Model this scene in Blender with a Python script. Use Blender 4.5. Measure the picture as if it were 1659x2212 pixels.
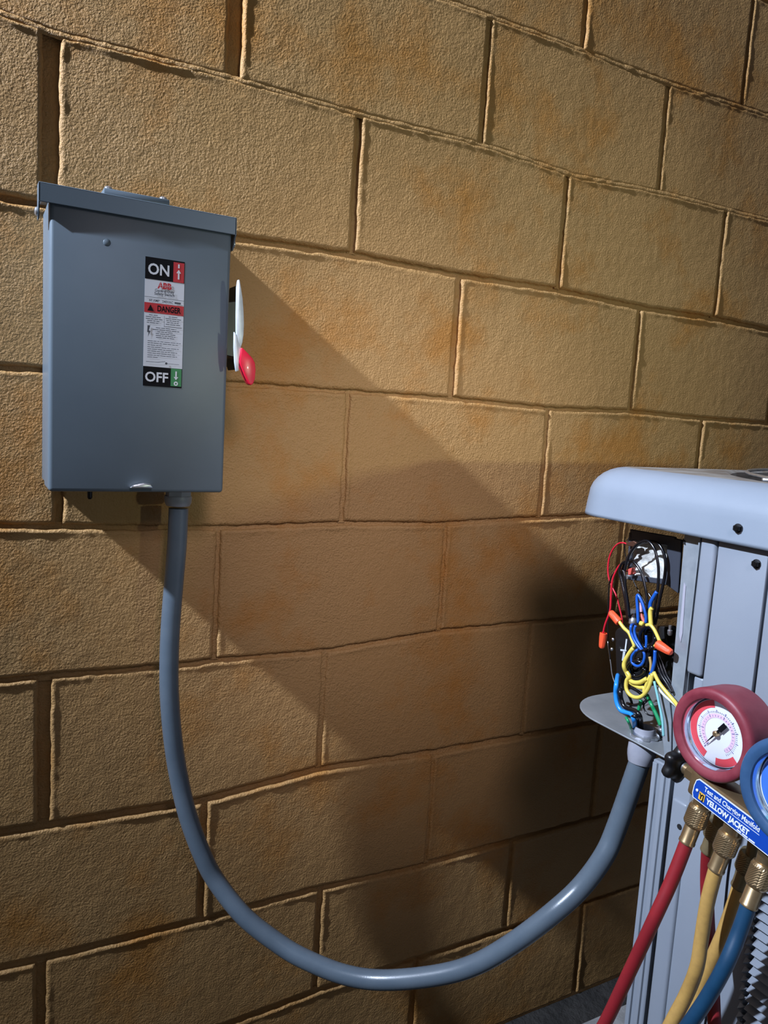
import bpy, bmesh, math, random
from mathutils import Vector, Matrix, noise

for o in list(bpy.data.objects):
    bpy.data.objects.remove(o)
SC = bpy.context.scene
COL = SC.collection
random.seed(7)

# ------------------------------------------------------------------ camera
# world: X along the block wall, Y into the wall (wall face at Y=0), Z up
CAM = Vector((-0.1002, -1.0619, -0.0334))
YAW, PITCH, ROLL, FPX = 0.504341, -0.123737, 0.0606976, 1637.957
_f = Vector((math.sin(YAW)*math.cos(PITCH), math.cos(YAW)*math.cos(PITCH), math.sin(PITCH)))
_r = Vector((math.cos(YAW), -math.sin(YAW), 0))
_u = _r.cross(_f)
RR = _r*math.cos(ROLL) + _u*math.sin(ROLL)
UU = -_r*math.sin(ROLL) + _u*math.cos(ROLL)
FF = _f
cd = bpy.data.cameras.new('camera')
cam = bpy.data.objects.new('camera', cd)
COL.objects.link(cam)
cd.sensor_fit = 'VERTICAL'
cd.sensor_height = 24.0
cd.lens = FPX/2212*24.0
cd.clip_start = 0.02
m = Matrix((RR, UU, -FF)).transposed().to_4x4()
m.translation = CAM
cam.matrix_world = m
SC.camera = cam

# ------------------------------------------------------------------ world, lamps, exposure
SC.view_settings.view_transform = 'Standard'
SC.view_settings.look = 'None'
SC.view_settings.gamma = 1.0
SC.view_settings.exposure = 0.0
SC.view_settings.use_curve_mapping = False
W = bpy.data.worlds.new('night')
SC.world = W
W.use_nodes = True
W.node_tree.nodes['Background'].inputs[0].default_value = (0.90, 0.92, 1.0, 1)
W.node_tree.nodes['Background'].inputs[1].default_value = 0.10

def lamp(name, kind, loc, energy, color, size, target=None, angle=None, blend=1.0):
    d = bpy.data.lights.new(name, kind)
    d.energy = energy
    d.color = color
    d.shadow_soft_size = size
    o = bpy.data.objects.new(name, d)
    COL.objects.link(o)
    o.location = loc
    if target is not None:
        o.rotation_euler = (Vector(target)-Vector(loc)).to_track_quat('-Z', 'Y').to_euler()
    if angle:
        d.spot_size = angle
        d.spot_blend = blend
    return o
# flood lamp high beside the same wall, out of frame to the upper left
lamp('flood_lamp', 'SPOT', (-1.90, -0.335, 1.63), 880, (0.80, 0.91, 1.12), 0.04, (1.1, 0, 0.75), math.radians(98), 1.0)
# work lamp standing behind the outdoor unit, to the right
lamp('work_lamp', 'SPOT', (1.15, -2.6, 0.06), 68, (0.82, 0.93, 0.72), 0.04, (0.72, 0, 0.02), math.radians(34), 1.0)
# head lamp of the photographer, above and just right of the camera
lamp('head_lamp', 'SPOT', (0.10, -1.35, 0.58), 60, (0.95, 0.86, 0.98), 0.19, (0.53, 0, -0.20), math.radians(38), 1.0)

# ------------------------------------------------------------------ helpers
def ray(px, py):
    x = (px-829.5)/FPX
    y = (1106-py)/FPX
    return FF + x*RR + y*UU
def onX(px, py, X):
    d = ray(px, py); return CAM + d*((X-CAM.x)/d.x)
def onY(px, py, Y):
    d = ray(px, py); return CAM + d*((Y-CAM.y)/d.y)
def onZ(px, py, Z):
    d = ray(px, py); return CAM + d*((Z-CAM.z)/d.z)

ORG = {}
def link(o, parent=None):
    COL.objects.link(o)
    if parent is not None:
        o.parent = parent
    return o
def root(name, loc, label=None, cat=None, group=None, kind=None):
    o = bpy.data.objects.new(name, None)
    o.empty_display_size = 0.02
    o.location = loc
    link(o)
    ORG[o.name] = Vector(loc)
    tag(o, label, cat, group, kind)
    return o
def tag(o, label=None, cat=None, group=None, kind=None):
    if label: o['label'] = label
    if cat: o['category'] = cat
    if group: o['group'] = group
    if kind: o['kind'] = kind
    return o
def mk(name, geo, mat, parent=None, smooth=False, label=None, auto=None):
    """one mesh object from world-space verts and faces; its origin sits at its own centre"""
    vs, fs = geo
    vs = [Vector(v) for v in vs]
    lo = Vector((min(v.x for v in vs), min(v.y for v in vs), min(v.z for v in vs)))
    hi = Vector((max(v.x for v in vs), max(v.y for v in vs), max(v.z for v in vs)))
    c = (lo+hi)/2
    me = bpy.data.meshes.new(name)
    me.from_pydata([v-c for v in vs], [], fs)
    me.materials.append(mat)
    if smooth:
        me.shade_smooth()
        if auto:
            me.set_sharp_from_angle(angle=math.radians(auto))
    me.update()
    o = bpy.data.objects.new(name, me)
    link(o, parent)
    po = ORG[parent.name] if parent is not None else Vector((0, 0, 0))
    o.location = c - po
    ORG[o.name] = c
    if label: o['label'] = label
    return o
def join(*gs):
    V, Fa = [], []
    for vs, fs in gs:
        b = len(V)
        V += [Vector(v) for v in vs]
        Fa += [[i+b for i in f] for f in fs]
    return V, Fa
def from_bm(bm):
    bmesh.ops.recalc_face_normals(bm, faces=bm.faces)
    bm.verts.index_update()
    g = ([v.co.copy() for v in bm.verts], [[v.index for v in f.verts] for f in bm.faces])
    bm.free()
    return g
def bevel(g, w, seg=2):
    bm = bmesh.new()
    vs = [bm.verts.new(v) for v in g[0]]
    for f in g[1]:
        try: bm.faces.new([vs[i] for i in f])
        except ValueError: pass
    bmesh.ops.recalc_face_normals(bm, faces=bm.faces)
    ed = [e for e in bm.edges if len(e.link_faces) == 2 and e.calc_face_angle(0) > 0.6]
    bmesh.ops.bevel(bm, geom=ed, offset=w, segments=seg, affect='EDGES', profile=0.5, clamp_overlap=True)
    return from_bm(bm)
def box(x0, x1, y0, y1, z0, z1, bw=0, seg=2):
    vs = [(x, y, z) for x in (x0, x1) for y in (y0, y1) for z in (z0, z1)]
    fs = [[0, 1, 3, 2], [4, 6, 7, 5], [0, 4, 5, 1], [2, 3, 7, 6], [0, 2, 6, 4], [1, 5, 7, 3]]
    g = (vs, fs)
    return bevel(g, bw, seg) if bw else g
def prism(poly, ext, bw=0, seg=2):
    """polygon of 3d points pushed by the vector ext"""
    n = len(poly)
    poly = [Vector(q) for q in poly]
    ext = Vector(ext)
    vs = poly + [q+ext for q in poly]
    fs = [list(range(n))[::-1], list(range(n, 2*n))]
    for i in range(n):
        j = (i+1) % n
        fs.append([i, j, j+n, i+n])
    bm = bmesh.new()
    bv = [bm.verts.new(v) for v in vs]
    for f in fs: bm.faces.new([bv[i] for i in f])
    g = from_bm(bm)
    return bevel(g, bw, seg) if bw else g
def spline(pts, n=8):
    pts = [Vector(q) for q in pts]
    P = [2*pts[0]-pts[1]] + pts + [2*pts[-1]-pts[-2]]
    out = []
    for i in range(1, len(P)-2):
        a, b, c, d = P[i-1:i+3]
        for k in range(n):
            t = k/n
            out.append(0.5*((2*b)+(c-a)*t+(2*a-5*b+4*c-d)*t*t+(3*b-a-3*c+d)*t**3))
    out.append(pts[-1])
    return out
def tube(pts, r, seg=12, n=8, prof=None, raw=False):
    path = pts if raw else spline(pts, n)
    N = len(path)
    tan = []
    for i in range(N):
        t = path[min(i+1, N-1)]-path[max(i-1, 0)]
        tan.append(t.normalized())
    a = Vector((0, 0, 1)) if abs(tan[0].z) < 0.9 else Vector((1, 0, 0))
    nrm = (a - tan[0]*a.dot(tan[0])).normalized()
    V, Fa = [], []
    for i in range(N):
        nrm = (nrm - tan[i]*nrm.dot(tan[i])).normalized()
        bn = tan[i].cross(nrm)
        rr = prof(i/(N-1), i)*r if prof else r
        for k in range(seg):
            th = 2*math.pi*k/seg
            V.append(path[i] + rr*(math.cos(th)*nrm+math.sin(th)*bn))
    for i in range(N-1):
        for k in range(seg):
            k2 = (k+1) % seg
            Fa.append([i*seg+k, i*seg+k2, (i+1)*seg+k2, (i+1)*seg+k])
    Fa.append(list(range(seg))[::-1])
    Fa.append([(N-1)*seg+k for k in range(seg)])
    return V, Fa
def lathe(prof, base, axis, seg=32, rfun=None, capped=True):
    """prof: (radius, distance along the axis)"""
    axis = Vector(axis).normalized()
    a = Vector((0, 0, 1)) if abs(axis.z) < 0.9 else Vector((0, 1, 0))
    e1 = (a-axis*a.dot(axis)).normalized()
    e2 = axis.cross(e1)
    base = Vector(base)
    V, Fa = [], []
    for i, (r, h) in enumerate(prof):
        for k in range(seg):
            th = 2*math.pi*k/seg
            q = r*(rfun(th, i) if rfun else 1)
            V.append(base+axis*h+q*(math.cos(th)*e1+math.sin(th)*e2))
    for i in range(len(prof)-1):
        for k in range(seg):
            k2 = (k+1) % seg
            Fa.append([i*seg+k, i*seg+k2, (i+1)*seg+k2, (i+1)*seg+k])
    if capped:
        Fa.append(list(range(seg))[::-1])
        Fa.append([(len(prof)-1)*seg+k for k in range(seg)])
    return V, Fa
def hexa(th, i=0):
    t = (th % (math.pi/3)) - math.pi/6
    return math.cos(math.pi/6)/math.cos(t)
def text_geo(s, h, origin, right, up, align='CENTER', bold=0.0, width=None, lift=0.0, xs=1.0):
    """flat lettering: cap height h, placed at origin with the given right / up axes"""
    c = bpy.data.curves.new('t', 'FONT')
    c.body = s
    c.size = 1.0
    c.align_x = align
    c.offset = bold
    c.resolution_u = 3
    c.extrude = 0.0
    to = bpy.data.objects.new('t', c)
    COL.objects.link(to)
    dg = bpy.context.evaluated_depsgraph_get()
    me = bpy.data.meshes.new_from_object(to.evaluated_get(dg))
    vs = [v.co.copy() for v in me.vertices]
    fs = [list(q.vertices) for q in me.polygons]
    bpy.data.objects.remove(to)
    bpy.data.curves.remove(c)
    bpy.data.meshes.remove(me)
    k = h/0.70
    kx = k*xs
    if width:
        w = max(v.x for v in vs)-min(v.x for v in vs)
        kx = width/w
    right = Vector(right).normalized(); up = Vector(up).normalized()
    nrm = right.cross(up)
    origin = Vector(origin)
    return [origin+right*v.x*kx+up*v.y*k+nrm*lift for v in vs], fs

# ------------------------------------------------------------------ materials
def mat(name, col, rough=0.5, metal=0.0, spec=0.5, coat=0.0):
    M = bpy.data.materials.new(name)
    M.use_nodes = True
    b = M.node_tree.nodes['Principled BSDF']
    b.inputs['Base Color'].default_value = (*col, 1)
    b.inputs['Roughness'].default_value = rough
    b.inputs['Metallic'].default_value = metal
    b.inputs['Specular IOR Level'].default_value = spec
    b.inputs['Coat Weight'].default_value = coat
    return M
def nd(M, t, **kw):
    n = M.node_tree.nodes.new(t)
    for k, v in kw.items(): setattr(n, k, v)
    return n
def lk(M, a, b): M.node_tree.links.new(a, b)
def noise_tex(M, scale, detail=4, rough=0.6, vec=None):
    n = nd(M, 'ShaderNodeTexNoise')
    n.inputs['Scale'].default_value = scale
    n.inputs['Detail'].default_value = detail
    n.inputs['Roughness'].default_value = rough
    if vec is not None: lk(M, vec, n.inputs['Vector'])
    return n
def ramp(M, fac, stops):
    r = nd(M, 'ShaderNodeValToRGB')
    el = r.color_ramp.elements
    while len(el) < len(stops): el.new(0.5)
    for e, (p, c) in zip(el, stops):
        e.position = p
        e.color = (*c, 1)
    lk(M, fac, r.inputs['Fac'])
    return r
def mottled(name, c1, c2, scale, rough=0.5, metal=0.0, bump=0.0, bscale=None, spec=0.5, lo=0.35, hi=0.65, coat=0.0):
    M = mat(name, c1, rough, metal, spec, coat)
    b = M.node_tree.nodes['Principled BSDF']
    g = nd(M, 'ShaderNodeNewGeometry')
    n = noise_tex(M, scale, 5, 0.6, g.outputs['Position'])
    r = ramp(M, n.outputs['Fac'], [(lo, c1), (hi, c2)])
    lk(M, r.outputs['Color'], b.inputs['Base Color'])
    if bump:
        n2 = noise_tex(M, bscale or scale*4, 3, 0.6, g.outputs['Position'])
        bp = nd(M, 'ShaderNodeBump')
        bp.inputs['Strength'].default_value = 1.0
        bp.inputs['Distance'].default_value = bump
        lk(M, n2.outputs['Fac'], bp.inputs['Height'])
        lk(M, bp.outputs['Normal'], b.inputs['Normal'])
    return M

def block_paint(name, bumpk=1.0):
    M = mat(name, (0.4, 0.2, 0.06), 0.55, 0, 0.35)
    b = M.node_tree.nodes['Principled BSDF']
    g = nd(M, 'ShaderNodeNewGeometry')
    pos = g.outputs['Position']
    n1 = noise_tex(M, 2.2, 5, 0.6, pos)
    base = ramp(M, n1.outputs['Fac'], [(0.30, (0.39, 0.220, 0.080)), (0.70, (0.455, 0.268, 0.104))])
    n2 = noise_tex(M, 5.5, 6, 0.65, pos)
    st = ramp(M, n2.outputs['Fac'], [(0.50, (0, 0, 0)), (0.66, (1, 1, 1))])
    mx = nd(M, 'ShaderNodeMix', data_type='RGBA')
    sm = nd(M, 'ShaderNodeMath', operation='MULTIPLY'); sm.inputs[1].default_value = 0.85
    lk(M, st.outputs['Color'], sm.inputs[0])
    lk(M, sm.outputs[0], mx.inputs['Factor'])
    lk(M, base.outputs['Color'], mx.inputs['A'])
    mx.inputs['B'].default_value = (0.42, 0.185, 0.038, 1)
    # small worn chips
    n5 = noise_tex(M, 60, 2, 0.5, pos)
    ch = ramp(M, n5.outputs['Fac'], [(0.76, (0, 0, 0)), (0.79, (1, 1, 1))])
    mx2 = nd(M, 'ShaderNodeMix', data_type='RGBA')
    sm2 = nd(M, 'ShaderNodeMath', operation='MULTIPLY'); sm2.inputs[1].default_value = 0.4
    lk(M, ch.outputs['Color'], sm2.inputs[0])
    lk(M, sm2.outputs[0], mx2.inputs['Factor'])
    lk(M, mx.outputs['Result'], mx2.inputs['A'])
    mx2.inputs['B'].default_value = (0.20, 0.10, 0.05, 1)
    lk(M, mx2.outputs['Result'], b.inputs['Base Color'])
    # grain of the block face under the paint
    na = noise_tex(M, 340, 3, 0.6, pos)
    nb = noise_tex(M, 150, 2, 0.5, pos)
    nc = noise_tex(M, 9, 2, 0.5, pos)
    amp = ramp(M, nc.outputs['Fac'], [(0.3, (0.55,)*3), (0.7, (1.0,)*3)])
    m1 = nd(M, 'ShaderNodeMath', operation='MULTIPLY_ADD')
    lk(M, nb.outputs['Fac'], m1.inputs[0]); m1.inputs[1].default_value = 0.6
    lk(M, na.outputs['Fac'], m1.inputs[2])
    m2 = nd(M, 'ShaderNodeMath', operation='MULTIPLY')
    lk(M, m1.outputs[0], m2.inputs[0]); lk(M, amp.outputs['Color'], m2.inputs[1])
    bp = nd(M, 'ShaderNodeBump')
    bp.inputs['Strength'].default_value = 1.0
    bp.inputs['Distance'].default_value = 0.0026*bumpk
    lk(M, m2.outputs[0], bp.inputs['Height'])
    lk(M, bp.outputs['Normal'], b.inputs['Normal'])
    return M
M_block = block_paint('painted_block')
M_mortar = block_paint('painted_mortar', 1.2)
M_floor = mottled('dark_ground', (0.010, 0.0095, 0.009), (0.028, 0.026, 0.024), 14, 0.9, bump=0.01, bscale=60)
M_pad = mottled('pad_concrete', (0.20, 0.20, 0.20), (0.30, 0.30, 0.30), 30, 0.85, bump=0.001, bscale=200)
M_box = mottled('enclosure_grey_paint', (0.120, 0.155, 0.185), (0.132, 0.168, 0.198), 9, 0.36, 0.0, 0.00004, 900, 0.5)
M_zinc = mottled('zinc_screw', (0.55, 0.57, 0.60), (0.7, 0.72, 0.75), 80, 0.3, 0.9)
M_black = mat('black_plastic', (0.008, 0.008, 0.009), 0.35)
M_blackmetal = mat('black_screw', (0.012, 0.012, 0.013), 0.3, 0.6)
M_silver = mottled('bare_steel', (0.60, 0.66, 0.70), (0.72, 0.78, 0.82), 60, 0.42, 0.35)
M_red_grip = mat('red_grip', (0.80, 0.006, 0.045), 0.28, 0, 0.6, 0.3)
M_white = mat('label_white', (0.62, 0.64, 0.68), 0.45)
M_lblack = mat('label_black', (0.004, 0.004, 0.006), 0.5, 0, 0.12)
M_lred = mat('label_red', (0.50, 0.010, 0.022), 0.42)
M_lgreen = mat('label_green', (0.03, 0.22, 0.07), 0.42)
M_inkgrey = mat('label_ink', (0.05, 0.055, 0.07), 0.5)
M_conduit = mottled('grey_conduit', (0.088, 0.118, 0.150), (0.105, 0.136, 0.168), 25, 0.30, 0, 0.00008, 700, 0.55)
M_fitting = mottled('grey_fitting', (0.27, 0.28, 0.33), (0.31, 0.32, 0.37), 60, 0.42)
M_unit = mottled('unit_grey_paint', (0.215, 0.243, 0.287), (0.233, 0.262, 0.305), 7, 0.36, 0, 0.00005, 700, 0.5)
M_cover = mottled('cover_grey_paint', (0.205, 0.245, 0.297), (0.222, 0.262, 0.315), 8, 0.34, 0, 0.00005, 700, 0.5)
M_covertop = mottled('cover_top_dirt', (0.30, 0.29, 0.27), (0.17, 0.14, 0.11), 28, 0.5, bump=0.0002, bscale=90)
M_galv = mottled('galvanised_sheet', (0.24, 0.275, 0.31), (0.31, 0.345, 0.38), 45, 0.30, 0.25)
M_plate = mottled('service_plate_paint', (0.23, 0.25, 0.265), (0.29, 0.31, 0.325), 22, 0.45, 0.3)
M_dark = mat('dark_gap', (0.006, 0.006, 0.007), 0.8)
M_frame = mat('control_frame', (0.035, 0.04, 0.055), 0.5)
M_pale = mottled('pale_reflection', (0.62, 0.62, 0.58), (0.30, 0.29, 0.27), 45, 0.6, bump=0.004, bscale=60, lo=0.45, hi=0.7)
M_copper = mat('copper_pipe', (0.20, 0.10, 0.07), 0.35, 0.8)
M_brass = mottled('brass', (0.50, 0.36, 0.20), (0.40, 0.28, 0.15), 60, 0.30, 0.85)
M_brassdull = mottled('dull_brass', (0.34, 0.27, 0.15), (0.26, 0.20, 0.11), 60, 0.38, 0.7)
M_red_rubber = mottled('red_rubber', (0.175, 0.022, 0.036), (0.24, 0.045, 0.060), 40, 0.48, spec=0.4)
M_blue_rubber = mottled('blue_rubber', (0.026, 0.072, 0.165), (0.038, 0.095, 0.20), 40, 0.45, spec=0.4)
M_dial = mat('dial_white', (0.72, 0.74, 0.78), 0.5)
M_dialred = mat('dial_red', (0.70, 0.07, 0.09), 0.5)
M_dialpink = mat('dial_pink', (0.72, 0.50, 0.62), 0.5)
M_dialblue = mat('dial_blue', (0.05, 0.18, 0.62), 0.5)
M_dialteal = mat('dial_teal', (0.18, 0.55, 0.55), 0.5)
M_tick = mat('dial_tick', (0.22, 0.20, 0.38), 0.5)
M_bezel = mat('chrome_bezel', (0.55, 0.66, 0.80), 0.15, 0.9)
M_plateblue = mat('nameplate_blue', (0.006, 0.055, 0.36), 0.32, 0, 0.5, 0.2)
M_platewhite = mat('nameplate_white', (0.72, 0.75, 0.80), 0.4)
M_plateyellow = mat('nameplate_yellow', (0.72, 0.42, 0.06), 0.4)
M_hred = mottled('red_hose', (0.27, 0.016, 0.022), (0.23, 0.015, 0.021), 60, 0.42)
M_hyel = mottled('yellow_hose', (0.50, 0.30, 0.085), (0.42, 0.25, 0.075), 120, 0.5, lo=0.4, hi=0.7)
M_hblu = mottled('blue_hose', (0.008, 0.045, 0.100), (0.011, 0.055, 0.118), 60, 0.42)
W_black = mat('wire_black', (0.006, 0.006, 0.008), 0.22, 0, 0.7)
W_red = mat('wire_red', (0.55, 0.012, 0.03), 0.35)
W_blue = mat('wire_blue', (0.010, 0.090, 0.42), 0.3)
W_ltblue = mat('wire_light_blue', (0.02, 0.24, 0.68), 0.3)
W_yellow = mat('wire_yellow', (0.70, 0.56, 0.10), 0.35)
W_green = mat('wire_green', (0.010, 0.26, 0.10), 0.35)
W_teal = mat('wire_teal', (0.22, 0.52, 0.54), 0.4)
W_white = mat('wire_pale', (0.60, 0.62, 0.55), 0.4)
M_nut = mat('orange_wire_nut', (0.88, 0.10, 0.035), 0.4)
def glass_mat():
    M = bpy.data.materials.new('gauge_lens')
    M.use_nodes = True
    t = M.node_tree
    t.nodes.clear()
    out = t.nodes.new('ShaderNodeOutputMaterial')
    tr = t.nodes.new('ShaderNodeBsdfTransparent')
    gl = t.nodes.new('ShaderNodeBsdfGlossy')
    gl.inputs['Roughness'].default_value = 0.12
    fr = t.nodes.new('ShaderNodeFresnel'); fr.inputs['IOR'].default_value = 1.45
    mx = t.nodes.new('ShaderNodeMixShader')
    t.links.new(fr.outputs[0], mx.inputs[0])
    t.links.new(tr.outputs[0], mx.inputs[1])
    t.links.new(gl.outputs[0], mx.inputs[2])
    t.links.new(mx.outputs[0], out.inputs['Surface'])
    return M
M_lens = glass_mat()

# ------------------------------------------------------------------ wall of painted concrete blocks
BW, BH = 0.4064, 0.2032
FLOOR_Z = -1.219
# measured courses: height of each bed joint along the wall (the masonry is a little uneven)
BED = {
  3: [(-1.2, .606), (.537, .599), (.623, .601), (.786, .602), (1.018, .602), (1.307, .611), (2.4, .610)],
  2: [(-1.2, .406), (-.065, .407), (0, .401), (.199, .406), (.4, .404), (.641, .409), (.821, .400), (1.034, .412), (1.345, .416), (2.4, .41)],
  1: [(-1.2, .203), (-.066, .201), (.22, .200), (.404, .205), (.606, .202), (.811, .206), (1.005, .200), (1.226, .203), (1.387, .2), (2.4, .203)],
  0: [(-1.2, 0), (-.066, -.001), (.465, .003), (.604, .004), (.803, 0), (1.007, .006), (1.218, .003), (1.411, .003), (2.4, 0)],
  -1: [(-1.2, -.20), (-.067, -.199), (.061, -.203), (.22, -.206), (.417, -.202), (.604, -.206), (.73, -.200), (.926, -.195), (2.4, -.2)],
  -2: [(-1.2, -.404), (-.067, -.402), (.166, -.406), (.22, -.404), (.393, -.408), (.619, -.393), (.808, -.393), (2.4, -.405)],
  -3: [(-1.2, -.61), (-.067, -.613), (-.005, -.616), (.199, -.622), (.395, -.606), (.609, -.615), (2.4, -.612)],
  -4: [(-1.2, -.812), (-.068, -.811), (-.004, -.814), (.209, -.818), (.403, -.817), (.587, -.826), (2.4, -.815)],
  -5: [(-1.2, -1.013), (.264, -1.013), (.417, -1.006), (.713, -1.011), (2.4, -1.013)],
}
for k in (4, 5, 6): BED[k] = [(-1.2, BH*k), (2.4, BH*k)]
BED[-6] = [(-1.2, FLOOR_Z), (2.4, FLOOR_Z)]
# (half gap of the joint, how deep the mortar sits behind the block face)
JOINT = {6: (.004, .006), 5: (.004, .005), 4: (.004, .005), 3: (.0015, -.0006), 2: (.0015, -.0010), 1: (.0045, .0075), 0: (.003, .005),
         -1: (.003, .0045), -2: (.003, .005), -3: (.005, .0075), -4: (.004, .006), -5: (.004, .005), -6: (.003, .005)}
HEAD = {   # measured head joints of each course (keyed by the bed joint under it): x, half gap, depth
  3: {2: (.816, .003, .004), 3: (1.227, .003, .005)},
  2: {.5: (.216, .0095, .008), 1.5: (.623, .0035, .004), 2.5: (1.026, .0035, .005)},
  1: {0: (-.010, .010, .010), 1: (.406, .004, .007), 2: (.807, .003, .0045), 3: (1.216, .003, .005)},
  0: {1.5: (.600, .0045, .005), 2.5: (1.009, .004, .006)},
  -1: {1: (.412, .0025, .003), 2: (.809, .003, .004), 3: (1.215, .004, .005)},
  -2: {.5: (.216, .003, .004), 1.5: (.609, .0025, .004), 2.5: (1.019, .003, .004)},
  -3: {0: (-.014, .008, .009), 1: (.396, .003, .004), 2: (.813, .002, .003)},
  -4: {.5: (.209, .004, .006), 1.5: (.617, .002, .003)},
  -5: {0: (-.016, .006, .008), 1: (.410, .004, .006)},
}
def bedz(k, x):
    P = BED[k]
    for (xa, za), (xb, zb) in zip(P, P[1:]):
        if x <= xb:
            t = (x-xa)/(xb-xa)
            return za+(zb-za)*max(0, min(1, t))
    return P[-1][1]
def wob(x, z, s, a): return a*noise.noise(Vector((x*s, z*s, 3.7)))
wall = mk('wall_back', box(-1.2, 2.4, 0.016, 0.20, FLOOR_Z-0.1, BH*6), M_mortar)
tag(wall, kind='structure')
XMIN, XMAX = -1.2, 2.4
def block_geo(k, xa, xb, seed, fine):
    """painted block between two head joints: gridded face, ragged rounded rims"""
    ga, gb = JOINT[k][0], JOINT[k+1][0]
    step = 0.0045 if fine else 0.03
    nx = max(4, int((xb-xa)/step)); nz = max(4, int(BH/step))
    R_ = (0.0, 0.0, 0.0020, 0.0042, 0.0066, 0.0098)      # rim rows, metres from the edge
    PROUD = (0.0145, 0.0018, -0.0009, -0.0014, -0.0007, 0.0)  # squeezed-out mortar lip under the paint
    ROUND = (0.0145, 0.0036, 0.0012, 0.0003, 0.0, 0.0)        # plain rounded rim
    off = random.uniform(-0.0010, 0.0010)
    def params(n, L):
        a = [q/L for q in R_]
        lo_, hi_ = a[-1], 1-a[-1]
        return a + [lo_+(hi_-lo_)*i/n for i in range(1, n)] + [1-q for q in a[::-1]]
    U = params(nx, xb-xa); Vp = params(nz, BH)
    nu, nv = len(U), len(Vp)
    V, Fa = [], []
    for j, v in enumerate(Vp):
        for i, u in enumerate(U):
            x = xa+(xb-xa)*u
            zb_ = bedz(k, x)+ga
            zt_ = bedz(k+1, x)-gb
            z = zb_+(zt_-zb_)*v
            iL, iR, jB, jT = min(i, 5), min(nu-1-i, 5), min(j, 5), min(nv-1-j, 5)
            am = max(0.0, min(1.6, .75+1.1*noise.noise(Vector((x*9+seed, z*9, 1.3)))+.5*noise.noise(Vector((x*70, z*70, seed)))))
            def lip(q): return PROUD[q]*am+ROUND[q]*(1-am) if 1 < q < 5 else PROUD[q]
            cand = (lip(iL), ROUND[iR], ROUND[jB], lip(jT))
            y = max(cand) if max(cand) > 0.0004 else min(cand)
            wx = wz = 0
            if min(iL, iR) < 4: wx = wob(x+seed, z, 45, 0.0018)+wob(x+seed, z, 160, 0.0010)
            if min(jB, jT) < 4: wz = wob(x, z+seed, 45, 0.0016)+wob(x+9, z+seed, 160, 0.0010)
            y += off + wob(x, z, 6, 0.0010) + wob(x+5, z, 28, 0.0003) + wob(x, z+5, 90, 0.0004)
            V.append((x+wx, y, z+wz))
    for j in range(nv-1):
        for i in range(nu-1):
            Fa.append([j*nu+i, j*nu+i+1, (j+1)*nu+i+1, (j+1)*nu+i])
    return V, Fa
def strip_geo(xa, xb, zfun_lo, zfun_hi, depth, n, rough):
    V, Fa = [], []
    m_ = 4
    for i in range(n+1):
        x = xa+(xb-xa)*i/n
        zl, zh = zfun_lo(x), zfun_hi(x)
        for j in range(m_+1):
            t = j/m_
            z = zl+(zh-zl)*t
            y = depth + (0.0015*math.sin(math.pi*t) if depth > 0 else .0024*abs(2*t-1)**3) + wob(x, z, 60, rough) + wob(x, z, 220, rough*0.7)
            V.append((x, y, z))
    for i in range(n):
        for j in range(m_):
            a = i*(m_+1)+j
            Fa.append([a, a+m_+1, a+m_+2, a+1])
    return V, Fa
for k in range(-6, 6):
    par = 0.5 if k % 2 == 0 else 0.0
    heads = []
    j = -4+par
    while j*BW < XMAX-0.1:
        if j*BW > XMIN+0.1:
            heads.append(HEAD.get(k, {}).get(j, (j*BW+random.uniform(-.004, .004), .0045, .006)))
        j += 1
    edges = [(XMIN, 0.0, 0)] + heads + [(XMAX, 0.0, 0)]
    for a, b in zip(edges, edges[1:]):
        fine = b[0] > -0.15 and a[0] < 1.45 and k <= 4
        g = block_geo(k, a[0]+a[1], b[0]-b[1], a[0]*3.1+k*7.7, fine)
        mk('block', g, M_block, wall, smooth=True, auto=60)
    for (hx, hg, hd) in heads:
        zl, zh = bedz(k, hx)+JOINT[k][0]-.002, bedz(k+1, hx)-JOINT[k+1][0]+.002
        fine = -0.15 < hx < 1.45
        n = 40 if fine else 6
        V, Fa = [], []
        for i in range(n+1):
            z = zl+(zh-zl)*i/n
            for q in range(5):
                t = q/4
                x = hx-hg-.003+(2*hg+.006)*t
                V.append((x, hd+wob(x, z, 55, .0012)+wob(x, z, 200, .0007), z))
        for i in range(n):
            for q in range(4):
                a = i*5+q
                Fa.append([a, a+1, a+6, a+5])
        mk('head_joint', (V, Fa), M_mortar, wall, smooth=True)
for k in range(-6, 7):
    g, d = JOINT[k]
    mk('bed_joint', strip_geo(XMIN, XMAX, lambda x: bedz(k, x)-g-.0035, lambda x: bedz(k, x)+g+.0035, d, 700, .0012 if k not in (2, 3) else .0016), M_mortar, wall, smooth=True)

# ground
bm = bmesh.new()
bmesh.ops.create_grid(bm, x_segments=60, y_segments=60, size=1.0)
for v in bm.verts:
    v.co.x = 0.6+v.co.x*1.8
    v.co.y = -1.6+v.co.y*1.6
    v.co.z = FLOOR_Z + 0.006*noise.noise(v.co*6)
tag(mk('floor', from_bm(bm), M_floor, smooth=True), kind='structure')

# ------------------------------------------------------------------ safety switch box on the wall
SX0, SX1, SZ0, SZ1, SY = -0.0215, 0.185, -0.141, 0.196, -0.120
sw = root('safety_switch', ((SX0+SX1)/2, 0, SZ0), 'grey metal disconnect box mounted on the tan block wall with an ON OFF label', 'switch box')
mk('enclosure', box(SX0+.003, SX1-.003, SY+.012, -0.001, SZ0+.003, SZ1-.006, .002), M_box, sw, True, auto=40)
# door: shallow tray with rolled edges
mk('door', box(SX0+.0005, SX1-.001, SY, SY+.055, SZ0, SZ1-.010, .0045, 4), M_box, sw, True, auto=40)
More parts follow.
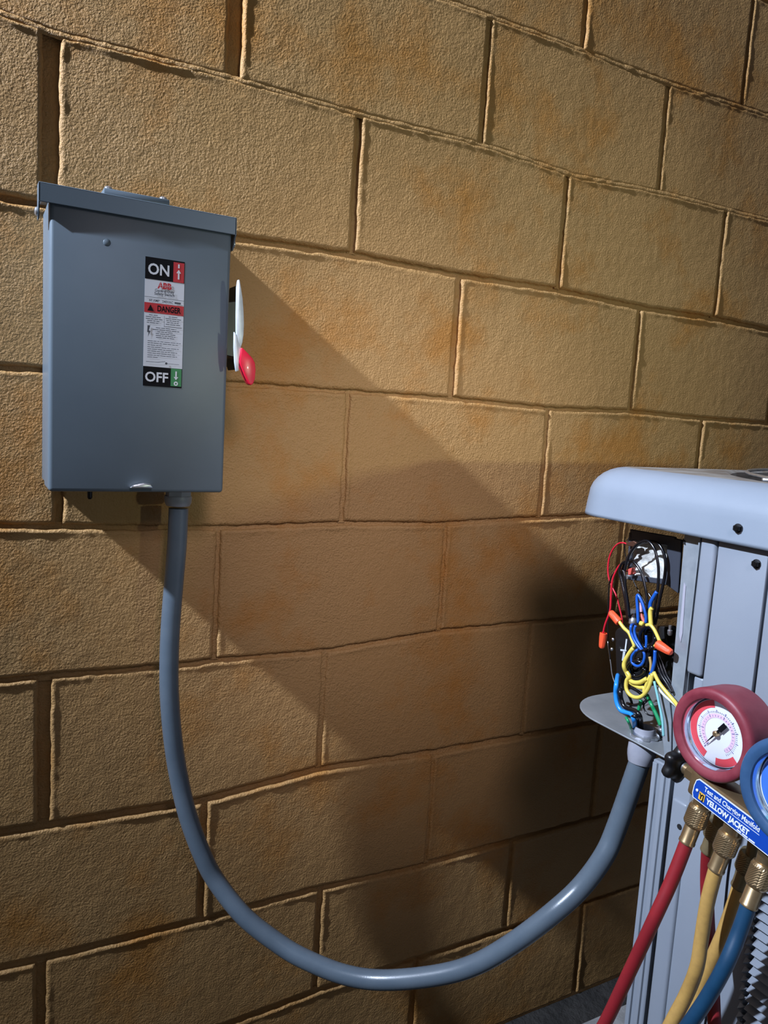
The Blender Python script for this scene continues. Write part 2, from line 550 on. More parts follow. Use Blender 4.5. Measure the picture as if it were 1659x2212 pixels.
# rain hood: top sheet, front lip, side cheeks
hx0, hx1 = -.0325, SX1+.003
lip = [(hx0, SY-.0045, SZ1-.0195), (hx1, SY-.0045, SZ1-.0195), (hx1, SY-.0045, SZ1+.001), (hx0, SY-.0045, SZ1+.001)]
hood = join(prism(lip, (0, .0016, 0), .0006, 1),
            prism([(hx0, SY-.0045, SZ1-.0006), (hx1, SY-.0045, SZ1-.0006), (hx1, -.001, SZ1+.004), (SX0-.001, -.001, SZ1+.004), (SX0-.001, SY+.016, SZ1+.001), (hx0, SY+.016, SZ1+.001)], (0, 0, .0016), .0006, 1),
            prism([(hx0, SY-.0045, SZ1), (hx0, SY-.0045, SZ1-.0195), (hx0, SY+.006, SZ1-.036), (hx0, SY+.016, SZ1-.036), (hx0, SY+.016, SZ1+.002)], (.0014, 0, 0)),
            prism([(hx1-.0014, SY-.0045, SZ1), (hx1-.0014, SY-.0045, SZ1-.0195), (hx1-.0014, SY+.006, SZ1-.036), (hx1-.0014, SY+.016, SZ1-.036), (hx1-.0014, SY+.016, SZ1+.002)], (.0014, 0, 0)))
mk('rain_hood', hood, M_box, sw)
# hub closure plate on the top, held by two screws
hp = mk('hub_plate', box(.036, .110, -.112, -.030, SZ1+.002, SZ1+.0105, .0015), M_box, sw, True, auto=40)
for q in (.042, .104):
    mk('screw', lathe([(.0048, 0), (.0048, .0026), (.003, .0042)], (q, -.104, SZ1+.0100), (0, 0, 1), 12), M_zinc, sw, True, auto=40)
for q, ax in ((hx0+.0004, -1), (hx1-.0004, 1)):
    mk('screw', lathe([(.0050, 0), (.0050, .002), (.003, .0036)], (q, SY+.009, SZ1-.028), (ax, 0, 0), 12), M_zinc, sw, True, auto=40)
# hasp at the foot of the door and drain stub behind it
q0 = onY(305, 1048, SY-.003)
hasp = prism([(q0.x-.014, SY-.001, q0.z-.003), (q0.x+.013, SY-.001, q0.z-.003), (q0.x+.011, SY-.001, q0.z+.0015), (q0.x+.002, SY-.001, q0.z+.003), (q0.x-.009, SY-.001, q0.z+.0005)], (0, -.007, 0), .0012, 2)
mk('hasp', hasp, M_zinc, sw, True, label='bright bent steel hasp at the foot of the door', auto=40)
q1 = onY(194, 1067, -.09)
mk('hinge_pin', lathe([(.003, 0), (.003, .014), (.0018, .016)], (q1.x, -.09, SZ0+.004), (0, 0, -1), 12), M_blackmetal, sw)
# knockout dimple on the door
q2 = onY(231, 524, SY)
mk('door_rivet', lathe([(.0045, 0), (.0036, .0007), (.001, .0010)], (q2.x, SY+.0002, q2.z), (0, -1, 0), 16), M_box, sw, True)

# label
LX0, LX1, LZ0, LZ1 = .0815, .1275, -.0130, .1362
LY = SY-.0004
LW, LH = LX1-LX0, LZ1-LZ0
def lq(u0, u1, v0, v1, lift=0.0):    # u to the right, v down, both 0..1
    y = LY-lift
    return ([(LX0+LW*u0, y, LZ1-LH*v0), (LX0+LW*u0, y, LZ1-LH*v1), (LX0+LW*u1, y, LZ1-LH*v1), (LX0+LW*u1, y, LZ1-LH*v0)], [[0, 1, 2, 3]])
def lpoly(pts, lift):
    return ([(LX0+LW*u, LY-lift, LZ1-LH*v) for u, v in pts], [list(range(len(pts)))])
lab = mk('label', prism([(LX0, LY, LZ0-.0012), (LX1+.0012, LY, LZ0-.0012), (LX1+.0012, LY, LZ1), (LX0, LY, LZ1)], (0, .0006, 0)), M_box, sw, label='tall printed safety label in black, white, red and green')
mk('label_field', lq(.0, 1, .165, .845, .0001), M_white, lab, label='white field of small print')
mk('label_field', lq(0, 1, 0, .168, .0002), M_lblack, lab, label='black ON panel')
mk('label_field', lq(0, 1, .845, 1, .0002), M_lblack, lab, label='black OFF panel')
mk('label_field', lq(.71, .985, .012, .166, .0003), M_lred, lab, label='red corner panel with an up arrow')
mk('label_field', lq(.71, .985, .847, .988, .0003), M_lgreen, lab, label='green corner panel with a down arrow')
mk('label_field', lq(0, 1, .348, .425, .0002), M_lred, lab, label='red danger band')
RT, UP = (1, 0, 0), (0, 0, 1)
def ltext(s, u, v, h, m_, w=None, bold=0.0, align='CENTER', lift=.0005, lbl=None):
    o = mk('lettering', text_geo(s, h, (LX0+LW*u, LY-lift, LZ1-LH*v), RT, UP, align, bold, w), m_, lab)
    if lbl: o['label'] = lbl
    return o
M_lwhite = mat('label_letters', (0.68, 0.69, 0.72), 0.45)
ltext('ON', .345, .128, .0122, M_lwhite, .0245, .022)
ltext('OFF', .345, .962, .0112, M_lwhite, .0270, .022)
ltext('ABB', .50, .229, .0066, M_lred, .0165, .05, lbl='red logo lettering')
mk('lettering', join(lq(.33, .67, .2065, .2085, .0007), lq(.4365, .4415, .184, .2305, .0007), lq(.5555, .5605, .184, .2305, .0007), lq(.383, .389, .184, .2305, .0007)), M_white, lab, label='thin white cuts across the red logo')
ltext('General Duty', .50, .258, .0033, M_inkgrey, .0225, .012)
ltext('Safety Switch', .50, .283, .0033, M_inkgrey, .0235, .012)
ltext('60 AMP   240VAC', .42, .337, .0026, M_inkgrey, .028, .012)
ltext('DANGER', .62, .408, .0066, M_lblack, .0275, .03)
mk('lettering', join(lq(0, 1, .304, .3065, .0004), lpoly([(.075, .412), (.155, .362), (.235, .412)], .0005)), M_lblack, lab, label='black rule and warning triangle')
mk('lettering', join(lq(.825, .865, .025, .055, .0005), lpoly([(.785, .095), (.845, .067), (.905, .095)], .0005), lq(.825, .865, .094, .142, .0005)), M_lwhite, lab, label='white arrow pointing up')
ring = []
for i in range(24):
    a = 2*math.pi*i/24
    ring.append((.845+.055*math.cos(a), .966+.017*math.sin(a)))
ring_in = [(.845+(u-.845)*.45, .966+(v-.966)*.45) for u, v in ring]
rg = ([(LX0+LW*u, LY-.0005, LZ1-LH*v) for u, v in ring+ring_in], [[i, (i+1) % 24, 24+(i+1) % 24, 24+i] for i in range(24)])
mk('lettering', join(lq(.825, .865, .868, .915, .0005), lpoly([(.785, .913), (.905, .913), (.845, .938)], .0005), rg), M_lwhite, lab, label='white arrow pointing down over a ring')
# fine print, unreadable in the photo: word-sized strokes
random.seed(11)
fp = []
def words(u0, u1, v, hh=.0048):
    u = u0
    while u < u1-.02:
        w = min(random.uniform(.05, .15), u1-u)
        fp.append(lq(u, u+w, v, v+hh, .0004))
        u += w+.018
for i, (a, b) in enumerate(((.12, .36), (.04, .44), (.04, .46), (.08, .40), (.07, .36))): words(a, b, .440+i*.0150)
for i, (a, b) in enumerate(((.62, .84), (.54, .94), (.56, .92), (.58, .88), (.55, .92))): words(a, b, .440+i*.0150)
for i, (a, b) in enumerate(((.30, .82), (.22, .90), (.34, .76), (.30, .80), (.30, .80), (.31, .78))): words(a, b, .535+i*.0150)
for i, b in enumerate((.94, .88, .46, .90, .76, .86, .80, .86, .36)): words(.10, b, .642+i*.0158, .0042)
fp.append(lq(.76, .92, .322, .335, .0004))
fp.append(lq(.505, .512, .438, .52, .0004)); fp.append(lq(.50, .96, .520, .5235, .0004))
fp.append(lpoly([(.09, .525), (.155, .525), (.125, .565), (.165, .568), (.105, .615), (.12, .58), (.085, .578)], .0005))
fp += [lpoly([(.07, .806), (.36, .806), (.56, .795), (.56, .798), (.37, .809), (.07, .809)], .0005), lq(.60, .92, .811, .8135, .0004),
       lpoly([(.585+.03*math.cos(a*math.pi/6), .811+.009*math.sin(a*math.pi/6)) for a in range(12)], .0006)]
o = mk('fine_print', join(*fp), M_inkgrey, lab)
o['kind'] = 'stuff'

# operating handle on the right side of the box
def yp(px, py, Y): return onY(px, py, Y)
hb = [yp(*q, -.10) for q in ((491, 652), (510, 650), (519, 612), (523, 700), (516, 765), (515, 800), (506, 772), (488, 768))]
mk('handle_base', prism(hb, (0, .045, 0), .001, 1), M_black, sw, label='black plastic handle mount')
cres = [(514.5, 604), (518, 604), (521, 622), (524.5, 645), (526.5, 672), (527.3, 700), (526.5, 722), (524, 740), (520.5, 750), (513, 738), (511, 715), (511, 680), (511.5, 650), (512, 620)]
hl = mk('handle_lever', join(prism([yp(*q, -.150) for q in cres], (0, .005, 0), .0008, 2),
        prism([yp(*q, -.150) for q in ((506, 716), (513, 726), (521, 748), (521, 756), (517, 775), (516, 801), (510, 803), (507, 782), (505.5, 750))], (0, .004, 0), .001, 2)),
        M_silver, sw, True, label='pale crescent-shaped steel lever', auto=35)
grip = [(521, 752), (524, 751), (536, 763), (546, 774), (551, 784), (552.5, 800), (551, 818), (547, 829), (542, 832.5), (537, 829), (528, 810), (519, 787), (518, 782)]
mk('handle_grip', prism([yp(*q, -.152) for q in grip], (0, .011, 0), .0026, 3), M_red_grip, sw, True, label='glossy red plastic grip', auto=35)

# ------------------------------------------------------------------ flexible conduit from the box to the outdoor unit
cpx = [(386, 1098), (385, 1120), (382, 1181), (374.5, 1270), (368.5, 1350), (365.5, 1422), (366, 1500), (373, 1591), (385.5, 1675), (405, 1759), (436, 1844), (468, 1905),
       (528, 1980), (600, 2037), (657, 2071), (743, 2105), (828, 2117), (942, 2107), (1028, 2083), (1113, 2034), (1197, 1970), (1256, 1915), (1304, 1850), (1333, 1785), (1353, 1715), (1364, 1655)]
L = [0]
for a, b in zip(cpx, cpx[1:]): L.append(L[-1]+math.dist(a, b))
def cond_depth(s):
    K = [(0, -.060), (.15, -.056), (.30, -.060), (.40, -.085), (.50, -.15), (.60, -.235), (.70, -.325), (.80, -.395), (.90, -.425), (1, -.432)]
    for (a, x), (b, y) in zip(K, K[1:]):
        if s <= b:
            t = (s-a)/(b-a)
            return x+(y-x)*t
    return K[-1][1]
cpts = [onY(*q, cond_depth(l/L[-1])) for q, l in zip(cpx, L)]
co = root('flexible_conduit', cpts[0], 'grey flexible conduit hanging in a long loop from the switch box to the outdoor unit', 'conduit')
PZ = -.405
ca = Vector((.631, -.438, PZ))
axd = Vector((-.12, -.02, -1)).normalized()
path = spline(cpts[:-2]+[ca+axd*.030], 22)
mk('conduit_tube', tube(path, .0127, 24, raw=True, prof=lambda t, i: 1.0+.012*(i % 2)), M_conduit, co, True)
# connector under the box
top = cpts[0]
def connector(base, axis, mat_):
    return join(lathe([(.0165, 0), (.0175, .001), (.0175, .0125), (.0165, .0135)], base, axis, 32, hexa),
                lathe([(.0172, .012), (.0178, .0145), (.0172, .021), (.0152, .025), (.0132, .0255)], base, axis, 32))
mk('connector', connector((top.x-.001, top.y, SZ0+.001), (0, 0, -1), M_fitting), M_fitting, co, True, label='pale grey connector under the switch box', auto=35)
# connector at the unit: passes up through the service plate
PZ = -.405
ce = cpts[-1]
ca = Vector((.612, -.432, PZ-.003))
thr = onZ(1372, 1583, PZ+.008)
ca = Vector((.631, -.438, PZ))
mk('connector', lathe([(.0162, -.001), (.0172, .001), (.0172, .020), (.0164, .026), (.0145, .033), (.0128, .034)], ca, axd, 32), M_fitting, co, True, label='pale grey connector below the service plate', auto=35)
mk('connector_throat', join(lathe([(.0128, 0), (.0130, .0095), (.0122, .0120), (.0108, .0120), (.0104, .004)], ca, (0, 0, 1), 32, capped=False)), M_fitting, co, True, label='pale grey threaded throat above the plate', auto=35)
mk('locknut', lathe([(.0118, .0008), (.0165, .0008), (.0165, .0042), (.0128, .0052)], ca, (0, 0, 1), 48, lambda th, i: 1+.08*(1 if math.sin(6*th) > 0 else 0)), M_zinc, co, False, label='bright zinc locknut with notches')
path_end = [cpts[-3], cpts[-2], cpts[-1], ca+axd*.030]

# ------------------------------------------------------------------ outdoor air conditioning unit
AX, AY = 0.600, -0.294          # outer faces of the top cover: towards the camera's left, towards the wall
AS = 0.90                       # side length
AZ = -1.150                     # foot
CX, CY = AX+AS/2, AY-AS/2
ac = root('air_conditioner', (CX, CY, AZ), 'grey outdoor air conditioning unit with rounded top cover and opened wiring corner', 'air conditioner')
def rrect(inset, z, R=.062, n=14):
    h = AS/2-inset
    r = max(R-inset*.75, .012)
    pts = []
    for cx, cy, a0 in ((h-r, h-r, 0), (-h+r, h-r, 90), (-h+r, -h+r, 180), (h-r, -h+r, 270)):
        for i in range(n+1):
            a = math.radians(a0+90*i/n)
            pts.append(Vector((CX+cx+r*math.cos(a), CY+cy+r*math.sin(a), z)))
        # straight run to the next corner is subdivided below
    out = []
    for i, q in enumerate(pts):
        nx_ = pts[(i+1) % len(pts)]
        out.append(q)
        if (q-nx_).length > .1:
            for t in range(1, 12): out.append(q.lerp(nx_, t/12))
    return out
def loft(loops, closed_last=False):
    n = len(loops[0])
    V = [q for l in loops for q in l]
    Fa = []
    for i in range(len(loops)-1):
        for k in range(n):
            k2 = (k+1) % n
            Fa.append([i*n+k, i*n+k2, (i+1)*n+k2, (i+1)*n+k])
    return V, Fa
def hole(r, z, ref):
    out = []
    lim = rrect(.047+(.44-r)*.6, z, .062)
    for q, w in zip(ref, lim):
        a = math.atan2(q.y-CY, q.x-CX)
        rr_ = min(r, math.hypot(w.x-CX, w.y-CY))
        out.append(Vector((CX+rr_*math.cos(a), CY+rr_*math.sin(a), z)))
    return out
ref = rrect(.0, 0)
ZB, ZT = -.1425, -.078
loops = [rrect(.004, ZB+.001), rrect(.0, ZB), rrect(.0005, ZB+.004), rrect(.002, ZB+.018)]
for a in range(0, 91, 12):
    t = math.radians(a)
    loops.append(rrect(.003+.043*(1-math.cos(t)), ZB+.026+(ZT-ZB-.026)*math.sin(t)))
mk('top_cover', loft(loops), M_cover, ac, True, label='smooth pale grey rounded top cover')
topl = [loops[-1]] + [hole(.440, ZT, ref), hole(.434, ZT-.003, ref), hole(.428, ZT-.03, ref)]
mk('top_deck', loft(topl), M_covertop, ac, True, label='dirty flat top deck around the fan opening', auto=40)
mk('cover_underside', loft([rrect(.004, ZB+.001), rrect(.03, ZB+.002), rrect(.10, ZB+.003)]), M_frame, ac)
# fan guard: rings and spokes of bright wire over the opening
for i, r in enumerate((.415, .385, .345, .305, .265, .225, .185, .145, .10)):
    pts = [Vector((CX+r*math.cos(t*math.pi/24), CY+r*math.sin(t*math.pi/24), ZT+.002+.008*(1-r/.42))) for t in range(49)]
    mk('guard_ring', tube(pts, .0022, 6, raw=True), M_zinc, ac, True)
for i in range(8):
    a = i*math.pi/4+.2
    mk('guard_spoke', tube([Vector((CX+.10*math.cos(a), CY+.10*math.sin(a), ZT+.001)), Vector((CX+.425*math.cos(a), CY+.425*math.sin(a), ZT+.000))], .0028, 6, 1), M_zinc, ac, True)
mk('guard_hub', lathe([(.09, 0), (.10, .004), (.09, .012), (.03, .014)], (CX, CY, ZT-.004), (0, 0, 1), 32), M_black, ac, True, auto=40)
for i in range(4):
    a0 = i*math.pi/2
    V = []
    for s in range(5):
        rr_ = .09+.27*s/4
        for t, dz in ((-.16, -.075), (.0, -.055), (.22+.1*s/4, -.03)):
            V.append((CX+rr_*math.cos(a0+t), CY+rr_*math.sin(a0+t), ZT-.02+dz))
    Fa = [[s*3+q, s*3+q+1, s*3+q+4, s*3+q+3] for s in range(4) for q in range(2)]
    mk('fan_blade', (V, Fa), M_frame, ac, True)

BX = AX+.010                    # plane of the side panels
def py_(px, py, X=BX): return onX(px, py, X).y
# lower corner post, ribbed
mk('corner_post', join(box(BX, BX+.14, -.4985, -.472, AZ+.03, PZ-.010, .0015, 1),
                       box(BX-.003, BX+.01, -.4805, -.474, AZ+.03, PZ-.012, .0012, 2), box(BX-.003, BX+.01, -.4930, -.4870, AZ+.03, PZ-.012, .0012, 2)), M_unit, ac, True, label='ribbed grey corner post below the wiring corner', auto=40)
# upper post trim beside the opening and its lower run
mk('post_trim', join(box(BX-.002, BX+.03, -.5245, -.5045, -.298, ZB+.002, .004, 3)), M_unit, ac, True, auto=40, label='rounded upright trim beside the wiring corner')
mk('post_trim', box(BX+.003, BX+.03, -.5255, -.5120, -.50, -.2995, .003, 3), M_unit, ac, True, auto=40, label='lower recessed run of the upright trim')
mk('side_panel', box(BX, BX+.03, -.5855, -.5265, -.445, ZB+.002, .0015, 2), M_unit, ac, True, auto=40, label='narrow flat grey panel right of the trim')
mk('side_panel', box(BX, BX+.03, AY-AS+.02, -.5890, -.445, ZB+.002, .0015, 2), M_unit, ac, True, auto=40, label='flat grey panel at the right edge')
# lower panel with a long raised fold
mk('lower_panel', join(box(BX+.002, BX+.03, -.5600, -.5030, AZ+.03, -.4070, .0015, 2), box(BX-.002, BX+.02, -.5270, -.5050, AZ+.03, -.4465, .0035, 3)), M_unit, ac, True, auto=40, label='tall lower grey panel with a raised fold')
mk('lower_panel', box(BX+.002, BX+.03, -.6180, -.5615, AZ+.03, -.4465, .0015, 2), M_unit, ac, True, auto=40, label='lower grey panel edge with louver teeth')
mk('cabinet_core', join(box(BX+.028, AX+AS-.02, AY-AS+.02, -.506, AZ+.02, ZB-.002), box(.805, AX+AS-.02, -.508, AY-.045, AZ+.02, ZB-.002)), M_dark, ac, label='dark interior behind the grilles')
mk('base_pan', box(AX+.005, AX+AS-.005, AY-AS+.005, -.475, AZ, AZ+.032, .004, 2), M_unit, ac, True, auto=40)
# far sides, seen only from elsewhere: plain corner posts and louvered faces
for (x, y) in ((AX+AS-.045, AY-.045), (AX+AS-.045, AY-AS+.02), (AX+.012, AY-AS+.02)):
    mk('corner_post', box(x, x+.03, y, y+.03, AZ+.03, ZB, .004, 2), M_unit, ac, True, auto=40)
mk('side_panel', box(AX+.05, AX+AS-.05, AY-AS+.010, AY-AS+.022, AZ+.03, ZB+.002, .002, 2), M_unit, ac, True, auto=40)
mk('side_panel', box(AX+AS-.022, AX+AS-.010, AY-AS+.05, AY-.05, AZ+.03, ZB+.002, .002, 2), M_unit, ac, True, auto=40)
# louvers: each slat leans out at its foot
lz = -.462
sl = None
while lz > AZ+.04:
    if sl is None:
        V = [(.014, .274, .0062), (.014, -.274, .0062), (-.004, -.274, -.0046), (-.004, .274, -.0046),
             (.0150, .274, .0056), (.0150, -.274, .0056), (-.0028, -.274, -.0056), (-.0028, .274, -.0056)]
        Fa = [[0, 1, 2, 3], [7, 6, 5, 4], [0, 3, 7, 4], [1, 5, 6, 2], [3, 2, 6, 7], [0, 4, 5, 1]]
        sl = mk('louver', ([Vector(v)+Vector((BX, -.8975, lz)) for v in V], Fa), M_unit, ac)
        sl_c = sl.location.copy()
        z0 = lz
        V = [(0, -.615, 0.0035), (0, -.622, .0035), (0, -.6165, -.0045)]
        th = mk('louver_tooth', ([Vector((BX+.002+dx, y, lz+z-.03)) for dx in (0,) for _, y, z in V] + [Vector((BX-.0045, -.6165, lz-.030)), Vector((BX+.012, -.6165, lz-.030))],
                [[0, 1, 3], [1, 2, 3], [2, 0, 3], [0, 4, 1], [1, 4, 2], [2, 4, 0]]), M_unit, ac)
        th_c = th.location.copy()
    else:
        c = sl.copy(); COL.objects.link(c); c.parent = ac; c.location = sl_c+Vector((0, 0, lz-z0))
        c = th.copy(); COL.objects.link(c); c.parent = ac; c.location = th_c+Vector((0, 0, lz-z0))
    lz -= .0104
# screws with washer heads
def screw(px, py, X, r=.0042):
    q = onX(px, py, X)
    mk('screw', join(lathe([(r*1.15, 0), (r*1.15, .0012)], q, (-1, 0, .0), 20), lathe([(r, .001), (r, .0040), (r*.7, .0050)], q, (-1, 0, 0), 18, hexa)), M_blackmetal, ac, label='small black hex screw')
screw(1595, 1141, AX+.001)
screw(1635, 1218, BX)
for q in ((1468, 1786),):
    w = onX(*q, BX-.002)
    mk('screw_hole', lathe([(.0032, 0), (.0032, .0006)], w, (-1, 0, 0), 16), M_dark, ac)

# ---- opened wiring corner
# service plate: rounded outer corner, square inner corner
pc = []
Rp = .070
for i in range(13):
    a = math.radians(180-90*i/12)
    pc.append((AX+.008+Rp+Rp*math.cos(a), AY-.012-Rp+Rp*math.sin(a)))
poly = [(AX+.008, -.503)] + pc + [(.80, AY-.012), (.80, -.503)]
mk('service_plate', prism([(x, y, PZ) for x, y in poly], (0, 0, -.0022), .0006, 1), M_plate, ac, True, label='flat grey service plate with a rounded corner', auto=40)
# galvanised partition and its bent flange
mk('partition', join(prism([(BX+.006, -.5025, PZ), (BX+.006, -.4920, PZ), (BX+.006, -.4815, -.33), (BX+.006, -.4765, ZB+.004), (BX+.006, -.5025, ZB+.004)], (.002, 0, 0)), box(BX+.006, .80, -.5035, -.5015, PZ, ZB+.004), box(BX+.0005, BX+.0065, -.5025, -.5005, PZ, ZB+.004)), M_galv, ac, label='galvanised sheet beside the wiring')
w0 = onX(1459, 1300, BX+.004)
mk('partition_glint', join(prism([onX(*q, BX+.0052) for q in ((1477, 1258), (1481, 1266), (1474, 1368), (1470, 1388), (1467, 1372))], (.0006, 0, 0))), mat('slot_glint', (.34, .34, .40), .5), ac, label='pale strip painting light reflected in a slot of the galvanised sheet')  # pale strip stands in for light reflected at the slot
w1 = onX(1464, 1170, BX+.005)
mk('screw_hole', prism([onX(*q, BX+.0055) for q in ((1475, 1163), (1480, 1168), (1481, 1178), (1476, 1175))], (.0005, 0, 0)), M_dark, ac)
# flange at the foot of the partition
mk('plate_flange', prism([onX(*q, BX+.003) for q in ((1420, 1500), (1444, 1492), (1450, 1560), (1449, 1650), (1438, 1655), (1432, 1600))], (.0012, 0, 0)), M_galv, ac, label='bent galvanised tab at the plate edge')
# control frame: two rails and two posts
FXp = .640
def fr(a, b, c_, d_, dx=.004):
    return prism([onX(*q, FXp) for q in (a, b, c_, d_)], (dx, 0, 0), .0008, 1)
mk('control_frame', join(fr((1360, 1143), (1458, 1160), (1458, 1182), (1360, 1166)), fr((1441, 1160), (1472, 1166), (1464, 1282), (1437, 1262)), fr((1355, 1241), (1440, 1252), (1440, 1264), (1355, 1252)), fr((1358, 1150), (1366, 1150), (1362, 1250), (1354, 1250))), M_frame, ac, label='dark frame around the pale lining')
V, Fa = [], []
for i in range(13):
    for j in range(13):
        px = 1358+(1450-1358)*i/12
        py = 1160+(1252-1160)*j/12+(px-1358)*.1
        q = onX(px, py, FXp+.008)
        q.x += .007*noise.noise(Vector((i*.55, j*.55, 2)))
        V.append(q)
for i in range(12):
    for j in range(12):
        a = i*13+j
        Fa.append([a, a+13, a+14, a+1])
mk('backing', (V, Fa), M_pale, ac, True, label='crumpled pale lining seen through the frame, coloured for reflected light')  # pale mottled colour stands in for light reflected off this sheet
mk('frame_bolt', lathe([(.003, 0), (.003, .005)], onX(1359, 1246, FXp), (-1, 0, 0), 12), M_zinc, ac)
# crimped copper-coloured lug and red spade connectors
mk('spade_connector', prism([onX(*q, .632) for q in ((1352, 1172), (1368, 1168), (1375, 1172), (1370, 1182), (1360, 1180), (1352, 1178))], (.004, 0, 0), .001), M_copper, ac)
mk('spade_connector', prism([onX(*q, .632) for q in ((1356, 1229), (1366, 1226), (1369, 1240), (1356, 1243))], (.005, 0, 0), .001), mat('spade_red', (.55, .09, .07), .4), ac, label='red spade connector')
# contactor and terminal block
CXp = .648
mk('contactor', prism([onX(*q, CXp) for q in ((1327, 1362), (1336, 1356), (1384, 1366), (1388, 1480), (1336, 1476), (1331, 1462))], (.030, 0, 0), .002), M_black, ac, True, label='black contactor body', auto=40)
mk('contactor', prism([onX(*q, .640) for q in ((1418, 1351), (1437, 1354), (1441, 1390), (1455, 1410), (1456, 1480), (1418, 1480))], (.02, 0, 0), .002), M_black, ac, True, label='black terminal cover right of the wires', auto=40)
for q in ((1324.5, 1381), (1322, 1402)):
    mk('contactor_screw', lathe([(.0022, 0), (.0022, .0016), (.0012, .0024)], onX(*q, CXp-.004), (-1, -.3, 0), 12), M_zinc, ac, True)
mk('contactor_bracket', tube([onX(*q, CXp-.002) for q in ((1313, 1385), (1315, 1405), (1319, 1430), (1322, 1455), (1327, 1472), (1334, 1486))], .0008, 6, 4), M_zinc, ac, True, label='thin steel edge of the contactor bracket')
mk('contactor_print', join(prism([onX(*q, CXp-.0008) for q in ((1352, 1380), (1355, 1381), (1352, 1404), (1349, 1404))], (.0004, 0, 0)),
                           prism([onX(*q, CXp-.0008) for q in ((1340, 1402), (1353, 1404), (1353, 1407), (1340, 1406))], (.0004, 0, 0)),
                           prism([onX(*q, CXp-.0008) for q in ((1346, 1407), (1351, 1408), (1347, 1428), (1343, 1427))], (.0004, 0, 0))), M_silver, ac, label='pale print strokes on the contactor')
mk('terminal_lug', lathe([(.0058, 0), (.0058, .006), (.005, .007), (.005, .013), (.0058, .0135), (.0058, .019)], onX(1368, 1347, .64), (0, 0, 1), 20), M_zinc, ac, True, auto=40, label='bright steel terminal lug')
mk('terminal_lug', lathe([(.0022, 0), (.0030, .002), (.0030, .006), (.0018, .007), (.0018, .012)], onX(1447, 1372, .626), (-.1, 0, 1), 14), M_zinc, ac, True, auto=40)

# ---- wires: pixel-free paths in the plane of the opening, staggered in depth
def cA(u, v, X): return onX(1280+u/7.136, 1130+v/7.136, X)
def cB(u, v, X): return onX(1280+u/7.54, 1400+v/7.54, X)
def wire(pts, r, m_, lbl, X=.62, f=cA, parent=ac, X1=None, n=6, name='wire'):
    N = len(pts)
    P = []
    for i, q in enumerate(pts):
        if len(q) == 3: xx = q[2]
        else: xx = X + ((X1-X)*i/(N-1) if X1 is not None else 0)
        P.append(f(q[0], q[1], xx))
    return mk(name, tube(P, r, 8, n), m_, parent, True, label=lbl)
wire([(555, 1500, .64), (520, 1230), (455, 930), (415, 760), (440, 640), (530, 580), (640, 605), (740, 740), (795, 920), (835, 1120), (850, 1350), (855, 1500, .64)], .0017, W_black, 'black wire in the short loop', .628)
wire([(570, 1500, .64), (548, 1250), (510, 1000), (490, 800), (530, 590), (600, 430), (700, 320), (840, 275), (945, 380), (1000, 570), (1018, 760), (1005, 1000), (965, 1250), (930, 1500, .63), (920, 1600, .63)], .0018, W_black, 'black wire in the tall inner loop', .620)
wire([(545, 1480, .64), (500, 1150), (455, 900), (465, 720), (560, 500), (690, 345), (850, 285), (1000, 310), (1085, 430), (1125, 600), (1115, 800), (1075, 1000), (1030, 1200), (995, 1400), (960, 1560)], .0019, W_black, 'black wire in the tall outer loop', .634)
wire([(470, 720), (500, 850), (505, 1000), (530, 1200), (560, 1450)], .0018, W_black, 'black wire at the left of the loops', .616)
wire([(375, 742), (330, 770), (285, 840), (255, 950), (243, 1150), (240, 1400), (236, 1600), (250, 1850), (275, 2100)], .0008, W_black, 'thin black wire at the far left', .640)
wire([(500, 215), (490, 290), (495, 420), (520, 560)], .0006, W_black, 'thin black wire above the loops', .650)
wire([(620, 870), (680, 990), (760, 1130), (830, 1260)], .0008, W_black, 'thin black wire behind the loops', .67)
wire([(860, 1080), (900, 1140), (930, 1200)], .0013, W_black, 'black wire end behind the blue wire', .66)
wire([(540, 325), (470, 303), (395, 318), (320, 395), (262, 520), (238, 680), (248, 830), (290, 960), (370, 1130), (425, 1340), (455, 1470), (460, 1560)], .0011, W_red, 'red wire in a wide arc at the left', .642)
wr = wire([(470, 610), (415, 655), (370, 725), (315, 850), (292, 1000), (282, 1180), (272, 1330), (240, 1440), (195, 1560), (165, 1690), (160, 1740)], .0013, W_red, 'red wire hanging down to a wire nut', .630)
wire([(590, 740, .66), (500, 735, .65), (430, 700), (370, 725)], .0011, W_red, 'short red wire end', .634)
def wire_nut(open_uv, tip_uv, X, r0, r1, parent, lbl):
    a = cA(*open_uv, X); b = cA(*tip_uv, X)
    Ln = (b-a).length
    mk('wire_nut', lathe([(r0*.72, .0015), (r0*.8, 0), (r0, .0006), (r0, .003), (r0*.96, Ln*.3), (r1*1.08, Ln*.8), (r1, Ln*.94), (r1*.7, Ln)], a, b-a, 24, lambda th, i: 1+(.05*math.cos(8*th) if i > 3 else 0)), M_nut, parent, True, label=lbl, auto=40)
wire_nut((172, 1690), (140, 1925), .630, .0049, .0036, wr, 'orange wire nut hanging lowest at the left')
wy = wire([(400, 1500), (440, 1560), (490, 1625), (560, 1690), (605, 1790), (640, 1880), (630, 1920)], .0022, W_yellow, 'yellow wire coming from the upper wire nut', .612)
wire_nut((415, 1535), (275, 1370), .613, .0050, .0040, wy, 'orange wire nut, upper left, pointing up')
wy2 = wire([(830, 1575), (890, 1570), (950, 1640), (1000, 1740), (1030, 1810), (1060, 1860)], .0021, W_yellow, 'yellow wire curving into the right wire nut', .606)
wire_nut((1000, 1865), (1215, 2000), .604, .0056, .0040, wy2, 'orange wire nut at the right pointing down')
wire([(930, 1940), (960, 1900), (1000, 1870)], .0022, W_yellow, 'short yellow stub behind the right wire nut', .612)
